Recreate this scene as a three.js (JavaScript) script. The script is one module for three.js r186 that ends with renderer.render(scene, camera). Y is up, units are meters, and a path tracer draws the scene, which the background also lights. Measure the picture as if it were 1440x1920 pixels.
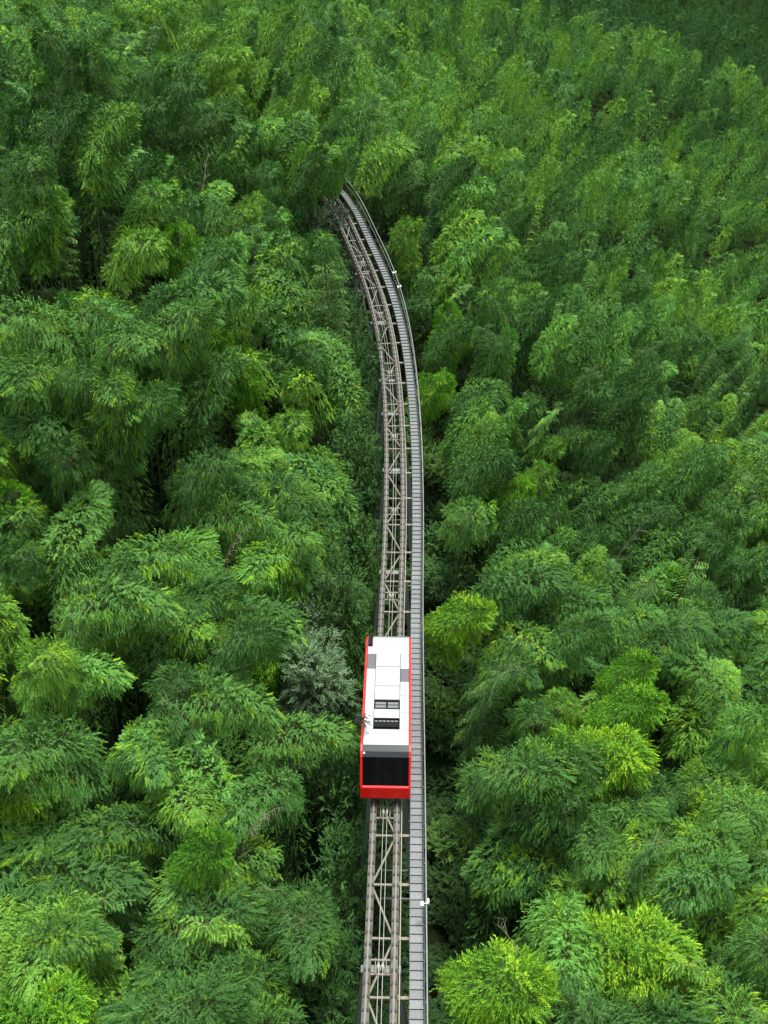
import * as THREE from 'three';
import { RoundedBoxGeometry } from 'three/addons/geometries/RoundedBoxGeometry.js';
import { mergeGeometries } from 'three/addons/utils/BufferGeometryUtils.js';

// ---------------------------------------------------------------- camera, sky, sun, exposure
const scene = new THREE.Scene();
const camera = new THREE.PerspectiveCamera(55, 3 / 4, 0.5, 6000);
camera.position.set(0, 45, 0);
camera.rotation.set(-31 * Math.PI / 180, 0, 0);
const renderer = new THREE.WebGLRenderer({ antialias: true });
renderer.setSize(768, 1024);
renderer.toneMapping = THREE.LinearToneMapping;
renderer.toneMappingExposure = 4.5;
renderer.shadowMap.enabled = true;
{ // an even overcast sky, brightest overhead
  const W = 64, H = 32, d = new Float32Array(W * H * 4);
  for (let y = 0; y < H; y++) for (let x = 0; x < W; x++) {
    const up = Math.max(0, Math.sin(((y + 0.5) / H - 0.5) * Math.PI)), l = 0.055 + 0.52 * Math.pow(up, 1.6), i = (y * W + x) * 4;
    d[i] = l * 0.95; d[i + 1] = l; d[i + 2] = l * 1.05; d[i + 3] = 1;
  }
  const sky = new THREE.DataTexture(d, W, H, THREE.RGBAFormat, THREE.FloatType);
  sky.mapping = THREE.EquirectangularReflectionMapping; sky.magFilter = THREE.LinearFilter; sky.needsUpdate = true;
  scene.background = sky; scene.environment = sky;
}
const sun = new THREE.DirectionalLight(new THREE.Color(1, 0.97, 0.91), 1.5);
sun.position.set(14, 150, -62); sun.target.position.set(0, 10, -60);
sun.castShadow = true; sun.shadow.radius = 22; sun.shadow.mapSize.set(2048, 2048);
Object.assign(sun.shadow.camera, { left: -120, right: 120, top: 120, bottom: -120, near: 1, far: 500 });
scene.add(sun, sun.target);

// ---------------------------------------------------------------- helpers
function rng(a) { return () => { a |= 0; a = a + 0x6D2B79F5 | 0; let t = Math.imul(a ^ a >>> 15, 1 | a); t = t + Math.imul(t ^ t >>> 7, 61 | t) ^ t; return ((t ^ t >>> 14) >>> 0) / 4294967296; }; }
const V = (x = 0, y = 0, z = 0) => new THREE.Vector3(x, y, z);
const lerp = THREE.MathUtils.lerp, clamp = THREE.MathUtils.clamp, smooth = THREE.MathUtils.smoothstep;
const counts = {};
function numbered(n) { const k = counts[n] = (counts[n] ?? -1) + 1; return k ? n + '_' + String(k).padStart(3, '0') : n; }
function tag(o, label, category, group, kind) {
  if (label) o.userData.label = label;
  if (category) o.userData.category = category;
  if (group) o.userData.group = group;
  if (kind) o.userData.kind = kind;
  return o;
}
function shade(o) { o.traverse((m) => { if (m.isMesh) { m.castShadow = true; m.receiveShadow = true; } }); return o; }
function thing(name, label, category, group) { const o = new THREE.Group(); o.name = numbered(name); scene.add(o); return tag(o, label, category, group); }
function part(parent, name, geo, mat) { const m = new THREE.Mesh(geo, mat); m.name = numbered(name); m.castShadow = m.receiveShadow = true; parent.add(m); return m; }
function hash2(x, y) { const s = Math.sin(x * 127.1 + y * 311.7) * 43758.5453; return s - Math.floor(s); }
function vnoise(x, y) {
  const ix = Math.floor(x), iy = Math.floor(y), u = x - ix, v = y - iy, a = u * u * (3 - 2 * u), b = v * v * (3 - 2 * v);
  return lerp(lerp(hash2(ix, iy), hash2(ix + 1, iy), a), lerp(hash2(ix, iy + 1), hash2(ix + 1, iy + 1), a), b);
}
function fbm(x, y, n = 4) { let s = 0, a = 0.5, t = 0; for (let i = 0; i < n; i++) { s += a * vnoise(x, y); t += a; a *= 0.5; x = x * 2.03 + 11.7; y = y * 2.03 + 5.3; } return s / t; }
class MB { // collects triangles
  constructor() { this.p = []; this.c = []; this.i = []; this.n = 0; }
  v(x, y, z, c) { this.p.push(x, y, z); this.c.push(c[0], c[1], c[2]); return this.n++; }
  tri(a, b, c) { this.i.push(a, b, c); }
  geo() {
    const g = new THREE.BufferGeometry();
    g.setAttribute('position', new THREE.BufferAttribute(new Float32Array(this.p), 3));
    g.setAttribute('color', new THREE.BufferAttribute(new Float32Array(this.c), 3));
    g.setIndex(new THREE.BufferAttribute(new Uint32Array(this.i), 1));
    return g;
  }
  tube(pts, radii, c, k = 5) {
    let prev = null; const t = V(), a = V(), b = V();
    for (let j = 0; j < pts.length; j++) {
      t.subVectors(pts[Math.min(j + 1, pts.length - 1)], pts[Math.max(j - 1, 0)]).normalize();
      a.set(0, 0, 1); if (Math.abs(t.z) > 0.9) a.set(1, 0, 0);
      b.crossVectors(t, a).normalize(); a.crossVectors(b, t).normalize();
      const ring = [];
      for (let q = 0; q < k; q++) {
        const an = q / k * Math.PI * 2, r = radii[j];
        ring.push(this.v(pts[j].x + (a.x * Math.cos(an) + b.x * Math.sin(an)) * r, pts[j].y + (a.y * Math.cos(an) + b.y * Math.sin(an)) * r, pts[j].z + (a.z * Math.cos(an) + b.z * Math.sin(an)) * r, c));
      }
      if (prev) for (let q = 0; q < k; q++) { const e = (q + 1) % k; this.tri(prev[q], prev[e], ring[q]); this.tri(prev[e], ring[e], ring[q]); }
      prev = ring;
    }
  }
  leaf(p, d, s, nrm, len, wid, c) { // a narrow folded blade
    const m = 0.38 * len, w = wid / 2, f = wid * 0.18;
    const a = this.v(p.x, p.y, p.z, c), b = this.v(p.x + d.x * len, p.y + d.y * len, p.z + d.z * len, c);
    const l = this.v(p.x + d.x * m + s.x * w + nrm.x * f, p.y + d.y * m + s.y * w + nrm.y * f, p.z + d.z * m + s.z * w + nrm.z * f, c);
    const r = this.v(p.x + d.x * m - s.x * w + nrm.x * f, p.y + d.y * m - s.y * w + nrm.y * f, p.z + d.z * m - s.z * w + nrm.z * f, c);
    this.tri(a, l, b); this.tri(a, b, r);
  }
}
function barBetween(p, q, w, h, up = V(0, 1, 0)) { // a rectangular bar from p to q
  const t = V().subVectors(q, p), len = t.length(); t.normalize();
  const r = V().crossVectors(t, up).normalize(), u = V().crossVectors(r, t);
  const g = new THREE.BoxGeometry(w, h, len);
  g.applyMatrix4(new THREE.Matrix4().makeBasis(r, u, t.clone().negate()).setPosition(V().addVectors(p, q).multiplyScalar(0.5)));
  return g;
}
function box(w, h, d, x, y, z, r = 0) { const g = r ? new RoundedBoxGeometry(w, h, d, 2, r) : new THREE.BoxGeometry(w, h, d); g.translate(x, y, z); return g; }
function noiseTexture(size, base, amp, sx, sy, seed, rep) { // fine wear, tints round 1
  const d = new Uint8Array(size * size * 4);
  for (let y = 0; y < size; y++) for (let x = 0; x < size; x++) {
    const n = fbm(x / size * sx + seed, y / size * sy + seed * 3, 5), k = base + amp * (n - 0.5) * 2, i = (y * size + x) * 4;
    d[i] = d[i + 1] = d[i + 2] = clamp(k, 0, 1) * 255; d[i + 3] = 255;
  }
  const t = new THREE.DataTexture(d, size, size); t.wrapS = t.wrapT = THREE.RepeatWrapping; t.magFilter = THREE.LinearFilter; t.repeat.set(rep, rep); t.needsUpdate = true; return t;
}

// ---------------------------------------------------------------- the lie of the land
// [x, z, height of the bamboo tops] surveyed over the valley
const LAND = [[-17.3, -53.6, 25.5], [-20.9, -76.8, 36.9], [-17.4, -40.6, 19.4], [-10.5, -36.3, 16.2], [-12.8, -24.7, 12.4], [-6.6, -24.7, 12.4], [-6.6, -48.1, 18.2], [-9.7, -65.1, 25.1], [-15, -67.8, 29.7], [-8.1, -92.9, 28.7],
  [-19.1, -105.3, 35.8], [-21.8, -62.5, 32.5], [-1.4, -140.8, 26], [4.1, -210.6, 26.6], [38.7, -117.8, 2.2], [14.4, -91, 12], [12.7, -135.4, 17.9],
  [62.9, -208.3, 3.3], [33.4, -241.4, 19.6], [21.4, -57.5, 8.7], [12.9, -27.8, 11.7], [10, -55.8, 9.8], [4.9, -38.1, 11.8], [3.7, -24.7, 12.0], [5.5, -21.9, 11.6], [13, -337.6, 24.4], [45.5, -335.9, 21.6], [83.3, -354.7, 14.1], [117.1, -327.1, 6.9], [124.9, -536.1, 5.3], [179.6, -509.9, 0.5], [210.8, -607.7, 7.8], [65.3, -483.9, 15.4], [144.7, -511.2, 2.6],
  [-11.3, -102.9, 31.8], [-7.8, -95.5, 29.2], [-9.4, -157.9, 21], [-18.1, -205.6, 23], [-5.6, -136, 20.5], [-0.2, -130, 25], [-4.9, -118.5, 19.5], [-17.9, -122.6, 35.4], [-14.1, -114.4, 33.5],   [37.1, -85.7, 3.1], [52.7, -129.3, -1.9], [4.6, -56, 14.6], [6, -74, 17.6], [-3.6, -49.5, 16.9], [-4, -36, 13.6], [-3.9, -26, 12.2], [-4.5, -60, 20.5], [-6, -74, 24.5], [3, -92, 24], [3, -80, 21.5], [-5.5, -86, 27.6], [-8, -88, 28.8], [-3.6, -89, 27],
  [-260, -420, 70], [420, -950, 80], [60, -620, 60], [-80, -600, 70], [0, -1100, 150], [500, -1100, 150], [-500, -900, 150]];
const LW = LAND.map(([x, z, y]) => [x / (20 - z) * 1.3, Math.log(20 - z), y]);
function canopy(x, z) {
  const q = Math.max(30, 20 - z), u = clamp(x / q, -1.2, 1.2) * 1.3, w = Math.log(q);
  let s = 0, t = 0;
  for (const [a, b, y] of LW) { const d = (a - u) ** 2 + (b - w) ** 2 + 0.001, k = 1 / (d * d * d); s += k * y; t += k; }
  return s / t;
}
const TALL = 12.5;
function ground(x, z) { return canopy(x, z) - TALL + (fbm(x * 0.05 + 40, z * 0.05, 3) - 0.5) * 2.4; }

// the line of the track, at the height of its rail heads
const LINE = new THREE.CatmullRomCurve3([[-1.1, 11.6, 12], [-0.75, 11.6, -2], [-0.42, 11.7, -12], [-0.18, 12, -20.22], [0.06, 12.7, -29.49], [0.32, 13.7, -40.35], [0.6, 15.2, -49], [0.66, 16.8, -56.17], [0.41, 18.5, -63.44], [-0.12, 20, -68.86],
  [-0.98, 21.4, -73.49], [-2.54, 23.1, -79.52], [-3.54, 24.2, -82.76], [-4.96, 25.0, -87.2], [-8.2, 26.2, -95], [-12.5, 27.5, -103]].map((p) => V(...p)), false, 'centripetal');
LINE.arcLengthDivisions = 2000;
const LEN = LINE.getLength();
const stations = Array.from({ length: 401 }, (_, i) => LINE.getPointAt(i / 400));
function frame(s) {
  const u = clamp(s / LEN, 0, 1), o = LINE.getPointAt(u), t = LINE.getTangentAt(u), r = V().crossVectors(t, V(0, 1, 0)).normalize(), n = V().crossVectors(r, t);
  return { o, t, r, n, at: (a, b, c = 0) => o.clone().addScaledVector(r, a).addScaledVector(n, b).addScaledVector(t, c), m: new THREE.Matrix4().makeBasis(r, n, t.clone().negate()).setPosition(o) };
}
function sAtZ(z) { let lo = 0, hi = LEN; for (let i = 0; i < 40; i++) { const m = (lo + hi) / 2; if (LINE.getPointAt(m / LEN).z > z) lo = m; else hi = m; } return lo; }
function aside(x, z) { // signed distance from the line (right is positive), and where along it
  let best = 1e9, k = 0;
  for (let i = 0; i <= 400; i++) { const d = (stations[i].x - x) ** 2 + (stations[i].z - z) ** 2; if (d < best) { best = d; k = i; } }
  const f = frame(k / 400 * LEN);
  return { d: Math.sqrt(best) * Math.sign((x - f.o.x) * f.r.x + (z - f.o.z) * f.r.z), s: k / 400 * LEN };
}

{ // the ground, one sheet out to the horizon
  const xs = [], zs = [];
  for (let i = -60; i <= 60; i++) xs.push(Math.sign(i) * (Math.abs(i) * 1.6 + Math.pow(Math.abs(i) / 60, 4) * 2400));
  for (let i = 0; i <= 150; i++) zs.push(60 - i * 1.5 - Math.pow(i / 150, 4) * 2600);
  zs.unshift(400, 150);
  const g = new MB();
  for (const z of zs) for (const x of xs) g.v(x, ground(x, z), z, [1, 1, 1]);
  const w = xs.length;
  for (let j = 0; j + 1 < zs.length; j++) for (let i = 0; i + 1 < w; i++) { const a = j * w + i; g.tri(a, a + 1, a + w); g.tri(a + 1, a + w + 1, a + w); }
  const geo = g.geo(); geo.deleteAttribute('color');
  const uv = new Float32Array(geo.attributes.position.count * 2);
  for (let i = 0; i < uv.length / 2; i++) { uv[i * 2] = geo.attributes.position.getX(i) / 12; uv[i * 2 + 1] = geo.attributes.position.getZ(i) / 12; }
  geo.setAttribute('uv', new THREE.BufferAttribute(uv, 2)); geo.computeVertexNormals();
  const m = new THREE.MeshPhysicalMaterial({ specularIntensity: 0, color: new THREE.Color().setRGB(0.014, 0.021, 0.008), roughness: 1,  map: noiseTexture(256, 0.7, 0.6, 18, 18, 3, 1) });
  const o = new THREE.Mesh(geo, m); o.name = 'ground'; o.receiveShadow = true; tag(o, null, null, null, 'structure'); scene.add(o);
}

// ---------------------------------------------------------------- track
const steel = (r, g, b, rough, metal = 0.3) => new THREE.MeshStandardMaterial({ color: new THREE.Color().setRGB(r, g, b), roughness: rough, metalness: metal, map: noiseTexture(128, 0.86, 0.24, 9, 9, r * 50 + b * 9, 1) });
function rusty(a, b, seed) { // bare paint going over to rust in patches
  const n = 128, d = new Uint8Array(n * n * 4), srgb = (v) => 255 * (v <= 0.0031308 ? v * 12.92 : 1.055 * Math.pow(v, 1 / 2.4) - 0.055);
  for (let y = 0; y < n; y++) for (let x = 0; x < n; x++) { const t = smooth(fbm(x / n * 7 + seed, y / n * 11 + seed * 2, 5), 0.42, 0.66), g = 0.78 + 0.44 * fbm(x / n * 40, y / n * 40 + seed, 2), i = (y * n + x) * 4; for (let c = 0; c < 3; c++) d[i + c] = clamp(srgb(lerp(a[c], b[c], t) * g), 0, 255); d[i + 3] = 255; }
  const t = new THREE.DataTexture(d, n, n); t.wrapS = t.wrapT = THREE.RepeatWrapping; t.magFilter = THREE.LinearFilter; t.colorSpace = THREE.SRGBColorSpace; t.repeat.set(2, 0.35); t.needsUpdate = true;
  return new THREE.MeshStandardMaterial({ map: t, roughness: 0.85 });
}
const M = {
  rail: steel(0.125, 0.13, 0.122, 0.55, 0.4), girder: rusty([0.092, 0.088, 0.066], [0.062, 0.042, 0.026], 5), clip: steel(0.05, 0.045, 0.04, 0.7), tie: rusty([0.19, 0.19, 0.15], [0.12, 0.095, 0.06], 9), pylon: steel(0.16, 0.185, 0.165, 0.6), cable: steel(0.30, 0.30, 0.27, 0.5, 0.6),
  sheave: steel(0.30, 0.32, 0.30, 0.5), pipe: steel(0.3, 0.295, 0.23, 0.7, 0), tread: [0, 1, 2].map((k) => steel(0.125 + k * 0.015, 0.135 + k * 0.015, 0.135 + k * 0.015, 0.6, 0.1)), nosing: steel(0.5, 0.52, 0.52, 0.4, 0.4), dark: steel(0.05, 0.055, 0.06, 0.5), hand: steel(0.24, 0.25, 0.245, 0.5, 0.2),
  lamp: new THREE.MeshStandardMaterial({ color: 0xb9bab8, roughness: 0.5 }),
};
function sweep(s0, s1, step, ring) { // ring: [[across, up], ...], swept along the line
  const g = new MB(), n = Math.ceil((s1 - s0) / step), k = ring.length; const uv = [];
  for (let j = 0; j <= n; j++) { const s = lerp(s0, s1, j / n), f = frame(s); ring.forEach(([a, b], q) => { const p = f.at(a, b); g.v(p.x, p.y, p.z, [1, 1, 1]); uv.push(q / k, s * 0.5); }); }
  for (let j = 0; j < n; j++) for (let q = 0; q < k; q++) { const e = (q + 1) % k, a = j * k; g.tri(a + q, a + e, a + k + q); g.tri(a + e, a + k + e, a + k + q); }
  const cap = (a, flip) => { for (let q = 1; q + 1 < k; q++) flip ? g.tri(a, a + q + 1, a + q) : g.tri(a, a + q, a + q + 1); };
  cap(0, true); cap(n * k, false);
  const geo = g.geo(); geo.deleteAttribute('color'); geo.setAttribute('uv', new THREE.BufferAttribute(new Float32Array(uv), 2));
  const out = geo.toNonIndexed(); out.computeVertexNormals(); return out;
}
const rect = (a, b, w, h) => [[a - w / 2, b - h / 2], [a + w / 2, b - h / 2], [a + w / 2, b + h / 2], [a - w / 2, b + h / 2]];
const S0 = sAtZ(2), S1 = sAtZ(-88), PANEL = 2.3, SR = sAtZ(-21);
{
  const track = thing('funicular_track', 'steel lattice funicular track on girders curving up through the bamboo', 'rail track');
  for (const a of [-0.5, 0.5]) {
    const g = part(track, 'girder', mergeGeometries([sweep(S0, S1, 0.8, rect(a, -0.155, 0.27, 0.03)), sweep(S0, S1, 0.8, rect(a, -0.37, 0.022, 0.40)), sweep(S0, S1, 0.8, rect(a, -0.585, 0.27, 0.03))]), M.girder);
    part(g, 'rail', mergeGeometries([sweep(S0, S1, 0.8, rect(a, -0.018, 0.065, 0.036)), sweep(S0, S1, 0.8, rect(a, -0.076, 0.018, 0.078)), sweep(S0, S1, 0.8, rect(a, -0.122, 0.11, 0.014))]), M.rail);
    const one = mergeGeometries([box(0.285, 0.03, 0.13, 0, -0.125, 0), box(0.05, 0.05, 0.09, -0.075, -0.1, 0), box(0.05, 0.05, 0.09, 0.075, -0.1, 0)]), rest = [];
    let n = 0;
    for (let s = S0 + 0.3; s < S1; s += 0.5) {
      if (s < SR || n >= 150) { rest.push(one.clone().applyMatrix4(new THREE.Matrix4().makeTranslation(a, 0, 0).premultiply(frame(s).m))); continue; }
      const m = part(g, 'rail_clip', one, M.clip); m.applyMatrix4(new THREE.Matrix4().makeTranslation(a, 0, 0).premultiply(frame(s).m)); n++;
    }
    tag(part(g, 'distant_rail_clips', mergeGeometries(rest), M.clip), null, null, null, 'stuff');
  }
  let k = 0;
  const tieG = box(0.74, 0.1, 0.09, 0, -0.42, 0), armG = mergeGeometries([box(0.5, 0.1, 0.12, 0.84, -0.4, 0), box(0.07, 0.17, 0.2, 0.655, -0.4, 0)]);
  for (let s = S0 + 0.4; s < S1 - PANEL; s += PANEL, k++) {
    const f = frame(s), left = k % 2 ? 1 : -1, far = frame(s + PANEL);
    part(track, 'cross_tie', tieG, M.tie).applyMatrix4(f.m);
    part(track, 'bracket', armG, M.tie).applyMatrix4(f.m);
    part(track, 'diagonal_brace', barBetween(f.at(left * 0.42, -0.43, 0.1), far.at(-left * 0.42, -0.43, -0.12), 0.07, 0.07), M.tie);
    if (k % 3 === 1) { // rollers that carry the haul cables
      const r = part(track, 'cable_roller', mergeGeometries([box(0.74, 0.08, 0.07, 0, -0.4, 0.28), box(0.74, 0.08, 0.07, 0, -0.4, -0.28), box(0.03, 0.14, 0.6, -0.2, -0.34, 0), box(0.03, 0.14, 0.6, 0.2, -0.34, 0)]), M.tie);
      r.applyMatrix4(frame(s + PANEL * 0.5).m);
      for (const x of [-0.085, 0.075]) { const c = new THREE.CylinderGeometry(0.16, 0.16, 0.07, 20); c.rotateZ(Math.PI / 2); c.translate(x, -0.36, 0); part(r, 'sheave', c, M.sheave); }
    }
  }
  for (const x of [-0.085, 0.075]) part(track, 'haul_cable', sweep(S0, S1, 0.8, Array.from({ length: 6 }, (_, q) => [x + Math.cos(-q) * 0.014, -0.19 + Math.sin(q * 1.047) * 0.014])), M.cable);
  part(track, 'conduit_pipe', sweep(S0, S1, 0.8, Array.from({ length: 8 }, (_, q) => [0.70 + Math.cos(q * 0.785) * 0.022, -0.28 + Math.sin(q * 0.785) * 0.022])), M.pipe);
}
const W0 = 1.05, W1 = 1.57, WM = (W0 + W1) / 2;
{
  const way = thing('walkway', 'narrow grey metal stepped walkway along the right side of the track', 'walkway');
  part(way, 'stringer', sweep(S0, S1, 0.8, rect(W0 + 0.02, -0.2, 0.035, 0.24)), M.dark);
  part(way, 'stringer', sweep(S0, S1, 0.8, rect(W1 + 0.03, -0.14, 0.045, 0.26)), M.dark);
  const R = rng(5), far = [];
  let n = 0;
  for (let s = sAtZ(-3); s < S1; s += 0.36) {
    const f = frame(s), p = f.at(WM, -0.07), flat = V(f.t.x, f.t.y * 0.4, f.t.z).normalize(), up = V().crossVectors(f.r, flat);
    const m = new THREE.Matrix4().makeBasis(f.r, up, flat.clone().negate()).setPosition(p).multiply(new THREE.Matrix4().makeRotationZ((R() - 0.5) * 0.012));
    const g = n % 5 === 3 ? STEP(0.325) : STEP(0.33);
    const t = part(way, 'step', g, M.tread[Math.floor(R() * 3)]); t.applyMatrix4(m);
    n++;
  }
}
function STEP(d) { const k = '_' + d; return STEP[k] ??= mergeGeometries([new RoundedBoxGeometry(W1 - W0 - 0.03, 0.03, d, 1, 0.008), box(W1 - W0 - 0.03, 0.035, 0.02, 0, -0.025, d / 2 - 0.012), box(0.02, 0.05, 0.1, -0.25, -0.03, d / 2 - 0.06), box(0.02, 0.05, 0.1, 0.25, -0.03, d / 2 - 0.06)].map((g) => (g.index ? g.toNonIndexed() : g))); }
{
  const hr = thing('handrail', 'thin grey steel handrail on posts along the outer edge of the stepped walkway', 'handrail');
  const tube = (a, b, r) => sweep(S0, S1, 0.7, Array.from({ length: 8 }, (_, q) => [a + Math.cos(q * 0.785) * r, b + Math.sin(q * 0.785) * r]));
  part(hr, 'top_rail', tube(W1 + 0.1, 1.0, 0.026), M.hand);
  part(hr, 'middle_rail', tube(W1 + 0.1, 0.5, 0.014), M.hand);
  const pg = new THREE.CylinderGeometry(0.02, 0.02, 1.2, 8); pg.translate(W1 + 0.1, 0.4, 0);
  const foot = mergeGeometries([pg, box(0.09, 0.12, 0.06, W1 + 0.075, -0.12, 0)]);
  for (let s = sAtZ(-4); s < S1; s += 1.9) part(hr, 'post', foot, M.hand).applyMatrix4(frame(s).m);
  // small white lamps clipped to the posts
  const lampSpot = [[-24.25, 'white lamp on the handrail below the red car, nearest to the bottom'], [-71.2, 'small white lamp on the bend of the handrail, lower of the upper two'], [-72.9, 'small white lamp on the bend of the handrail, uppermost one']];
  for (const [z, label] of lampSpot) {
    const l = thing('post_lamp', label, 'lamp', 'white lamps on the handrail'); l.applyMatrix4(frame(sAtZ(z)).m);
    part(l, 'lamp_housing', box(0.13, 0.1, 0.2, W1 - 0.06, 1.08, 0.04, 0.02), M.lamp);
    part(l, 'bracket_arm', mergeGeometries([box(0.2, 0.025, 0.03, W1 + 0.06, 1.06, 0), box(0.03, 0.12, 0.03, W1 + 0.1, 1.04, -0.05)]), M.lamp);
    part(l, 'junction_box', box(0.08, 0.14, 0.2, W1 + 0.17, 1.0, -0.12, 0.015), M.lamp);
  }
}
{ // splayed steel trestles under the girders
  const places = [[-3, 'nearest to the camera below the frame'], [-12, 'second from the camera'], [-22.6, 'beside the lowest white lamp'], [-32, 'under the red car'], [-45.2, 'next one beyond the red car'], [-53.8, 'second beyond the red car'], [-59.3, 'where the track begins to bend'], [-62.9, 'halfway round the bend'], [-69.4, 'below the handrail lamps on the bend'], [-75.5, 'near the upper end of the track'], [-82, 'highest visible one under the dark shrub'], [-91, 'hidden in the trees']];
  for (const [z, where] of places) {
    if (z > -15 || z < -85) continue;
    const f = frame(sAtZ(z)), t = thing('trestle', 'grey splayed steel trestle under the track, ' + where, 'trestle', 'trestles carrying the track');
    const cap = box(1.5, 0.34, 0.3, 0, -0.78, 0, 0.02); cap.applyMatrix4(f.m); part(t, 'cap_beam', cap, M.pylon);
    const gl = ground(f.o.x, f.o.z) - 0.5;
    const flat = V(f.t.x, 0, f.t.z).normalize();
    for (const side of [-1, 1]) for (const along of [-1, 1]) {
      const top = f.at(side * 0.62, -0.9, along * 0.1), foot = V(f.o.x, gl, f.o.z).addScaledVector(f.r, side * 1.75).addScaledVector(flat, along * 1.3);
      part(t, 'leg', barBetween(top, foot, 0.18, 0.18, f.t), M.pylon);
    }
    for (const h of [0.6]) {
      const y = lerp(f.o.y - 0.9, gl, h), w = lerp(0.62, 1.75, h), l = lerp(0.1, 1.3, h), c = (sx, sl) => V(f.o.x, y, f.o.z).addScaledVector(f.r, sx * w).addScaledVector(flat, sl * l);
      for (const q of [-1, 1]) { part(t, 'cross_brace', barBetween(c(-1, q), c(1, q), 0.1, 0.1), M.pylon); part(t, 'cross_brace', barBetween(c(q, -1), c(q, 1), 0.1, 0.1), M.pylon); }
    }
  }
}

// ---------------------------------------------------------------- the red funicular car
{
  const red = new THREE.MeshPhysicalMaterial({ color: new THREE.Color().setRGB(0.88, 0.003, 0.002), roughness: 0.45, clearcoat: 0.15, clearcoatRoughness: 0.2, map: noiseTexture(128, 0.93, 0.1, 5, 5, 2, 1) });
  const white = new THREE.MeshStandardMaterial({ color: new THREE.Color().setRGB(0.345, 0.355, 0.355), roughness: 0.5, map: noiseTexture(256, 0.92, 0.14, 4, 14, 8, 0.4) });
  const offwhite = white.clone(); offwhite.color.setRGB(0.31, 0.322, 0.32);
  const glass = new THREE.MeshPhysicalMaterial({ color: new THREE.Color().setRGB(0.004, 0.004, 0.005), roughness: 0.08, specularIntensity: 0.45 });
  const visor = new THREE.MeshPhysicalMaterial({ color: new THREE.Color().setRGB(0.016, 0.018, 0.02), roughness: 0.16, specularIntensity: 0.8 });
  const dgrey = new THREE.MeshStandardMaterial({ color: new THREE.Color().setRGB(0.07, 0.075, 0.08), roughness: 0.4 });
  const black = new THREE.MeshPhysicalMaterial({ color: new THREE.Color().setRGB(0.005, 0.005, 0.006), roughness: 0.7, specularIntensity: 0.3 });
  const grille = new THREE.MeshStandardMaterial({ color: new THREE.Color().setRGB(0.10, 0.105, 0.105), roughness: 0.5 });
  const car = thing('funicular_car', 'red funicular car with white panelled roof and black windscreen on the track', 'funicular car');
  const f = frame(sAtZ(-29.6)); // front of the car, downhill end
  const back = frame(sAtZ(-29.6) + 7.6), t = V().subVectors(back.o, f.o).normalize(), r = V().crossVectors(t, V(0, 1, 0)).normalize(), n = V().crossVectors(r, t);
  car.matrixAutoUpdate = true; car.applyMatrix4(new THREE.Matrix4().makeBasis(r, n, t.clone().negate()).setPosition(f.o));
  const HW = 1.04, L = 7.6; // z from 0 (front) to -L
  // profile of a side in (z, y)
  const outline = new THREE.Shape([[0.0, 0.36], [0.02, 1.08], [-0.46, 2.42], [-0.62, 2.58], [-0.88, 2.69], [-7.25, 2.69], [-7.5, 2.6], [-7.6, 2.35], [-7.6, 0.36]].map(([z, y]) => new THREE.Vector2(-z, y)));
  for (const s of [-1, 1]) {
    const g = new THREE.ExtrudeGeometry(outline, { depth: 0.05, bevelEnabled: true, bevelSize: 0.018, bevelThickness: 0.018, bevelSegments: 2 });
    g.rotateY(Math.PI / 2); g.translate(s > 0 ? HW - 0.05 : -HW, 0, 0);
    const side = part(car, 'side_wall', g, red);
    for (let k = 0; k < 4; k++) part(side, 'side_window', box(0.02, 1.0, 1.28, s * (HW + 0.022), 1.75, -1.55 - k * 1.5, 0.009), glass);
    part(side, 'side_door', box(0.016, 1.95, 0.98, s * (HW + 0.018), 1.42, -7.05 + 0.1, 0.007), red);
  }
  const IW = 2 * HW - 0.12;
  part(car, 'floor', box(IW, 0.14, L - 0.1, 0, 0.42, -L / 2), black);
  const bump = new RoundedBoxGeometry(2 * HW + 0.02, 0.72, 0.22, 4, 0.05); bump.translate(0, 0.72, -0.06); part(car, 'front_bumper', bump, red);
  part(car, 'windscreen_rail', box(2 * HW + 0.01, 0.06, 0.12, 0, 1.085, -0.05, 0.02), red);
  const slab = (z0, y0, z1, y1, th, w) => barBetween(V(0, y0, z0), V(0, y1, z1), w, th, V(0, -1, 0));
  part(car, 'windscreen', slab(-0.03, 1.11, -0.455, 2.40, 0.03, IW), glass);
  part(car, 'visor', mergeGeometries([slab(-0.458, 2.405, -0.62, 2.56, 0.03, IW), slab(-0.62, 2.56, -0.87, 2.665, 0.03, IW)]), visor);
  part(car, 'back_panel', box(IW, 2.2, 0.06, 0, 1.46, -L + 0.03), red);
  part(car, 'rear_window', box(IW - 0.3, 1.0, 0.03, 0, 1.75, -L - 0.01), glass);
  part(car, 'rear_trim', box(IW, 0.09, 0.10, 0, 2.60, -L + 0.1, 0.02), dgrey);
  // roof panels with open joints over a dark substrate
  part(car, 'roof_deck', box(IW, 0.04, 6.55, 0, 2.61, -4.13), black);
  const panel = (x0, x1, z0, z1, m, name = 'roof_panel', y = 2.655, h = 0.05) => part(car, name, box(x1 - x0 - 0.014, h, z1 - z0 - 0.014, (x0 + x1) / 2, y, -(z0 + z1) / 2, 0.008), m);
  const a = -0.96, b = 0.96, u0 = -0.56, u1 = 0.56;
  panel(a, b, 0.88, 1.75, white);
  const cuts = [1.75, 2.7, 3.7, 4.55, 5.35, 6.3];
  for (let k = 0; k + 1 < cuts.length; k++) {
    panel(a, u0, cuts[k], cuts[k + 1], k === 4 ? dgrey : white, k === 4 ? 'skylight' : 'roof_panel');
    panel(u1, b, cuts[k], cuts[k + 1], k === 3 ? dgrey : white, k === 3 ? 'skylight' : 'roof_panel');
  }
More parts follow.
